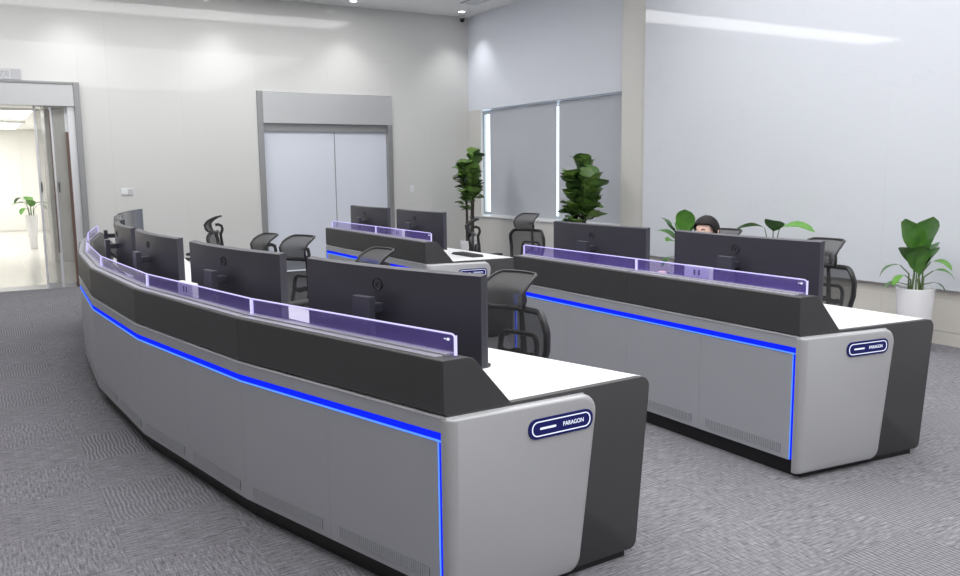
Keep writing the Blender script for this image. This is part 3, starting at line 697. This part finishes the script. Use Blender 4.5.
# ------------------------------------------------------------------ seated person
def make_person(x, y, face):
    root = thing('person', 'person with dark hair and dark jacket seated behind the monitor', 'person', (x, y, 0), R(face-90))
    pts = {'pel': ((0, 0, .55), .13, .11), 'abd': ((0, -.01, .68), .135, .10), 'che': ((0, .0, .83), .155, .11), 'sh': ((0, -.01, .935), .10, .085),
           'nk': ((0, .01, .995), .052, .052), 'nk2': ((0, .02, 1.03), .052, .055), 'hd0': ((0, .035, 1.075), .066, .082), 'hd1': ((0, .025, 1.13), .076, .094), 'hd2': ((0, .015, 1.175), .06, .075)}
    for s, k in ((-1, 'l'), (1, 'r')):
        pts['s'+k] = ((s*.165, -.01, .925), .06, .06); pts['e'+k] = ((s*.22, .10, .70), .045, .045); pts['w'+k] = ((s*.16, .33, .785), .028, .025); pts['p'+k] = ((s*.15, .40, .79), .035, .017)
        pts['h'+k] = ((s*.09, .05, .54), .085, .085); pts['k'+k] = ((s*.12, .43, .54), .06, .06); pts['a'+k] = ((s*.12, .40, .10), .042, .042); pts['t'+k] = ((s*.12, .55, .045), .04, .035)
        for q, (dx, ln) in enumerate(((-.030, .075), (-.012, .088), (.008, .082), (.026, .065))):
            pts['f%d%s' % (q, k)] = ((s*.15+dx, .40+ln*.6, .795), .009, .009); pts['g%d%s' % (q, k)] = ((s*.15+dx*1.1, .40+ln*1.1, .782), .008, .008)
        pts['u0'+k] = ((s*.15-s*.042, .40, .785), .010, .010); pts['u1'+k] = ((s*.15-s*.055, .43, .782), .009, .009)
    ed = [('pel', 'abd'), ('abd', 'che'), ('che', 'sh'), ('sh', 'nk'), ('nk', 'nk2'), ('nk2', 'hd0'), ('hd0', 'hd1'), ('hd1', 'hd2')]
    for k in 'lr':
        ed += [('sh', 's'+k), ('s'+k, 'e'+k), ('e'+k, 'w'+k), ('w'+k, 'p'+k), ('pel', 'h'+k), ('h'+k, 'k'+k), ('k'+k, 'a'+k), ('a'+k, 't'+k), ('p'+k, 'u0'+k), ('u0'+k, 'u1'+k)]
        for q in range(4): ed += [('p'+k, 'f%d%s' % (q, k)), ('f%d%s' % (q, k), 'g%d%s' % (q, k))]
    ks = list(pts); me = bpy.data.meshes.new('body'); me.from_pydata([pts[k][0] for k in ks], [(ks.index(a), ks.index(b)) for a, b in ed], [])
    o = bpy.data.objects.new('body', me); COL.objects.link(o); o.parent = root
    sk = o.modifiers.new('skin', 'SKIN'); sk.use_smooth_shade = True
    for i, k in enumerate(ks): me.skin_vertices[0].data[i].radius = pts[k][1:]; me.skin_vertices[0].data[i].use_root = (k == 'pel')
    o.modifiers.new('sub', 'SUBSURF').levels = 2; o.modifiers['sub'].render_levels = 2
    # skin above the collar and on the hands, cloth elsewhere (by height / reach)
    m = bpy.data.materials.new('person_surface'); m.use_nodes = True; nt = m.node_tree; n = nt.nodes; L = nt.links.new; b = n['Principled BSDF']; b.inputs['Roughness'].default_value = .6
    tc = n.new('ShaderNodeTexCoord'); sp = n.new('ShaderNodeSeparateXYZ'); L(tc.outputs['Object'], sp.inputs[0])
    g1 = n.new('ShaderNodeMath'); g1.operation = 'GREATER_THAN'; g1.inputs[1].default_value = .995; L(sp.outputs[2], g1.inputs[0])
    g2 = n.new('ShaderNodeMath'); g2.operation = 'GREATER_THAN'; g2.inputs[1].default_value = .34; L(sp.outputs[1], g2.inputs[0])
    g3 = n.new('ShaderNodeMath'); g3.operation = 'GREATER_THAN'; g3.inputs[1].default_value = .70; L(sp.outputs[2], g3.inputs[0])
    mm = n.new('ShaderNodeMath'); mm.operation = 'MULTIPLY'; L(g2.outputs[0], mm.inputs[0]); L(g3.outputs[0], mm.inputs[1])
    mxx = n.new('ShaderNodeMath'); mxx.operation = 'MAXIMUM'; L(g1.outputs[0], mxx.inputs[0]); L(mm.outputs[0], mxx.inputs[1])
    mc = n.new('ShaderNodeMix'); mc.data_type = 'RGBA'; mc.inputs['A'].default_value = (.05, .055, .075, 1); mc.inputs['B'].default_value = (.74, .50, .42, 1); L(mxx.outputs[0], mc.inputs['Factor']); L(mc.outputs['Result'], b.inputs['Base Color'])
    me.materials.append(m)
    # hair: cap with fringe, lower at the back
    hr = []
    def hair(a, b_):
        th = 2*math.pi*a; front = .5+.5*math.sin(th)          # 1 = front (+Y)
        low = -.95+1.36*min(1, max(0, front-.30)/.5)
        ph = math.pi/2*(1-b_)+math.asin(max(-1, low))*b_
        w = 1+.018*math.sin(th*17+ph*4)+.012*math.sin(th*31)
        return (.092*w*math.cos(th)*math.cos(ph), .018+.108*w*math.sin(th)*math.cos(ph)-.006, 1.118+.108*math.sin(ph)*(1+.01*math.sin(th*9)))
    MB().grid(hair, 28, 10).build('hair', 'hair', root, smooth=True, solid=.012)
    for s in (-1, 1):
        e = MB().lathe([(0, -.009), (.007, -.006), (.010, 0), (.007, .006), (0, .009)], 10).build('eye', 'eye_white', root, smooth=True); e.location = (s*.031, .109, 1.105)
        pu = MB().lathe([(0, -.005), (.004, -.003), (.005, 0), (.004, .003), (0, .005)], 8).build('pupil', 'black', e, smooth=True); pu.location = (0, .007, 0)
        br = MB().tube([(s*.018, .115, 1.124), (s*.032, .113, 1.128), (s*.046, .106, 1.123)], .0035, 6).build('eyebrow', 'hair', root, smooth=True)
        MB().tube([(s*.078, .0, 1.125), (s*.088, -.006, 1.115), (s*.088, -.004, 1.085), (s*.076, .006, 1.072)], .010, 6).build('ear', 'skin', root, smooth=True)
    MB().tube([(0, .108, 1.108), (0, .122, 1.088), (0, .132, 1.074), (0, .112, 1.066)], [.007, .010, .013, .008], 8).build('nose', 'skin', root, smooth=True)
    MB().tube([(-.024, .104, 1.040), (0, .112, 1.042), (.024, .104, 1.040)], [.002, .006, .002], 6).build('mouth', 'lips', root, smooth=True)
make_person(4.93, 4.80, 192)

# ------------------------------------------------------------------ plants
def leaf_mesh(name, L, Wd, mtl, droop, fold=.25, tip=1.0, wave=.0):
    mb = MB(); nu, nv = 7, 4; st = .0
    def fn(a, b):
        s = a; v = -1+2*b
        w = Wd/2*(math.sin(math.pi*min(1, s**.8))**.7 if tip == 1 else math.sin(math.pi*(s**tip))**.55)
        if s in (0, 1): w = .004
        return (v*w, L*s*math.cos(droop*s*.7), -L*droop*s*s*.55+abs(v)*w*fold+wave*math.sin(9*s+2*v)*w)
    mb.grid(fn, nu, nv); o = mb.build(name, mtl, link=False, smooth=True, ang=80); return o.data
LF = [leaf_mesh('leaf', .19, .17, 'leaf_fig', .5, .25, 1.45, .18), leaf_mesh('leaf', .16, .15, 'leaf_fig', .8, .2, 1.5, .2), leaf_mesh('leaf', .21, .17, 'leaf_fig', .3, .3, 1.4, .15)]
LB = [leaf_mesh('leaf', .33, .18, 'leaf_broad', .75, .25, 1.1, .06), leaf_mesh('leaf', .28, .22, 'leaf_broad', .35, .25, 1.15, .08), leaf_mesh('leaf', .26, .14, 'leaf_broad', 1.1, .2, 1.05, .06)]
def put_leaf(root, me, loc, az, pitch, sc=1, roll=0):
    o = bpy.data.objects.new('leaf', me); COL.objects.link(o); o.parent = root; o.location = loc
    o.rotation_euler = (Matrix.Rotation(az-math.pi/2, 3, 'Z') @ Matrix.Rotation(pitch, 3, 'X') @ Matrix.Rotation(roll, 3, 'Y')).to_euler(); o.scale = (sc,)*3
def pot(root, r0, r1, h):
    MB().lathe([(r0*.96, 0), (r0, .01), (r1, h-.01), (r1, h), (r1-.015, h), (r1-.02, h-.05), (0.001, h-.05)], 28).build('pot', 'pot_white', root, smooth=True, ang=35)
    MB().lathe([(r1-.02, h-.055), (r1-.02, h-.035), (.001, h-.03)], 20).build('soil', 'soil', root, smooth=True)
def fig_tree(x, y, h, ph, spread, nl, zlow, label, seed, stems=3):
    rng = random.Random(seed); root = thing('fiddle_leaf_fig', label, 'plant', (x, y, 0), group='tall fig plants under the window')
    pot(root, .14, .175, ph)
    tops = []
    for k in range(stems):
        a = k*2.1+rng.random(); b = .05; tip = (spread*.45*math.cos(a), spread*.45*math.sin(a), h-.12-.14*k)
        MB().tube([(b*math.cos(a), b*math.sin(a), ph-.05), (b*1.2*math.cos(a)+.01, b*1.2*math.sin(a), (ph+tip[2])/2), tip], [.026, .020, .010], 7).build('stem', 'trunk', root, smooth=True); tops.append(tip)
    for k in range(nl):
        tp = tops[k % stems]; u = rng.random()**.8; z = zlow+(tp[2]+.06-zlow)*u
        f = (z-ph)/(tp[2]-ph+.01); bx = tp[0]*f; by = tp[1]*f; az = k*2.39996+rng.random()*.5
        put_leaf(root, LF[k % 3], (bx, by, z), az, .6+.6*u+rng.uniform(-.4, .35), rng.uniform(1.0, 1.4)*(spread/.26), rng.uniform(-.4, .4))
    for k in range(3):
        put_leaf(root, LF[2], tops[k % stems], k*2.1, 1.05, .8)
fig_tree(6.98, 12.05, 1.86, .46, .27, 96, .95, 'tall fiddle leaf fig in white pot by the window corner', 3)
fig_tree(6.98, 9.10, 1.68, .46, .33, 110, .84, 'bushy bright green fiddle leaf fig below the blind gap', 5)
def broad_plant(x, y, ph, r, leaves, label, seed, grp='leafy potted plants along the marble wall', r0=None):
    root = thing('potted_plant', label, 'plant', (x, y, 0), group=grp); pot(root, r0 or r*.78, r, ph); rng = random.Random(seed)
    for (az, reach, z, kind, pitch, sc) in leaves:
        a = R(az); tip = (reach*math.cos(a), reach*math.sin(a), z)
        MB().tube([(.35*r*math.cos(a), .35*r*math.sin(a), ph-.04), (reach*.45*math.cos(a), reach*.45*math.sin(a), ph+(z-ph)*.62), tip], [.008, .0065, .004], 6).build('stalk', 'stem_green', root, smooth=True)
        put_leaf(root, LB[kind], tip, a, R(pitch), sc, rng.uniform(-.25, .25))
base_leaves = [(180, .06, .84, 1, 80, 1.2), (243, .06, .83, 1, 82, 1.3), (215, .05, .68, 0, 78, 1.0), (330, .05, .70, 1, 72, 1.0), (130, .13, .74, 2, 5, .8), (165, .12, .66, 2, 0, .6),
               (300, .13, .70, 2, 15, .75), (275, .12, .78, 2, 20, .75), (285, .13, .60, 2, 5, .55), (120, .12, .58, 2, 8, .7), (180, .06, .74, 0, 66, .85), (260, .04, .66, 0, 80, 1.0)]
broad_plant(6.98, 4.34, .545, .155, base_leaves, 'leafy potted plant in white pot fully seen beside the straight console', 1)
broad_plant(6.90, 5.83, .50, .155, [(120, .08, .99, 0, 16, .95), (285, .07, .99, 0, 20, 1.1), (225, .05, .96, 1, 40, .9), (330, .08, .80, 2, 10, 1), (180, .08, .75, 0, 20, 1), (60, .08, .80, 1, 25, .9), (20, .06, .78, 0, 30, .9), (215, .08, .62, 2, 10, .9)],
            'potted plant with wide drooping leaves seen above the first monitor', 2)
broad_plant(6.90, 7.06, .50, .155, [(225, .04, .88, 1, 82, 1.0), (150, .09, .82, 1, 62, 1.05), (110, .10, .78, 0, 45, .95), (300, .06, .88, 2, 60, 1.0), (200, .10, .72, 0, 40, 1.0), (330, .08, .78, 0, 50, .9), (60, .06, .8, 1, 70, .9), (170, .12, .6, 2, 10, .9)],
            'potted plant with an upright bright leaf behind the seated person', 4)
broad_plant(1.07, 20.9, .74, .125, [(200, .12, 1.0, 0, 15, .9), (150, .18, 1.12, 2, -5, .9), (330, .10, .98, 0, 25, .9), (20, .14, .95, 2, 10, .9), (270, .05, .92, 1, 50, .9), (100, .08, 1.0, 1, 45, .9), (230, .16, .90, 2, 0, .9)],
            'leafy plant in tall white tapering pot on the corridor tiles', 6, grp='corridor plants', r0=.075)
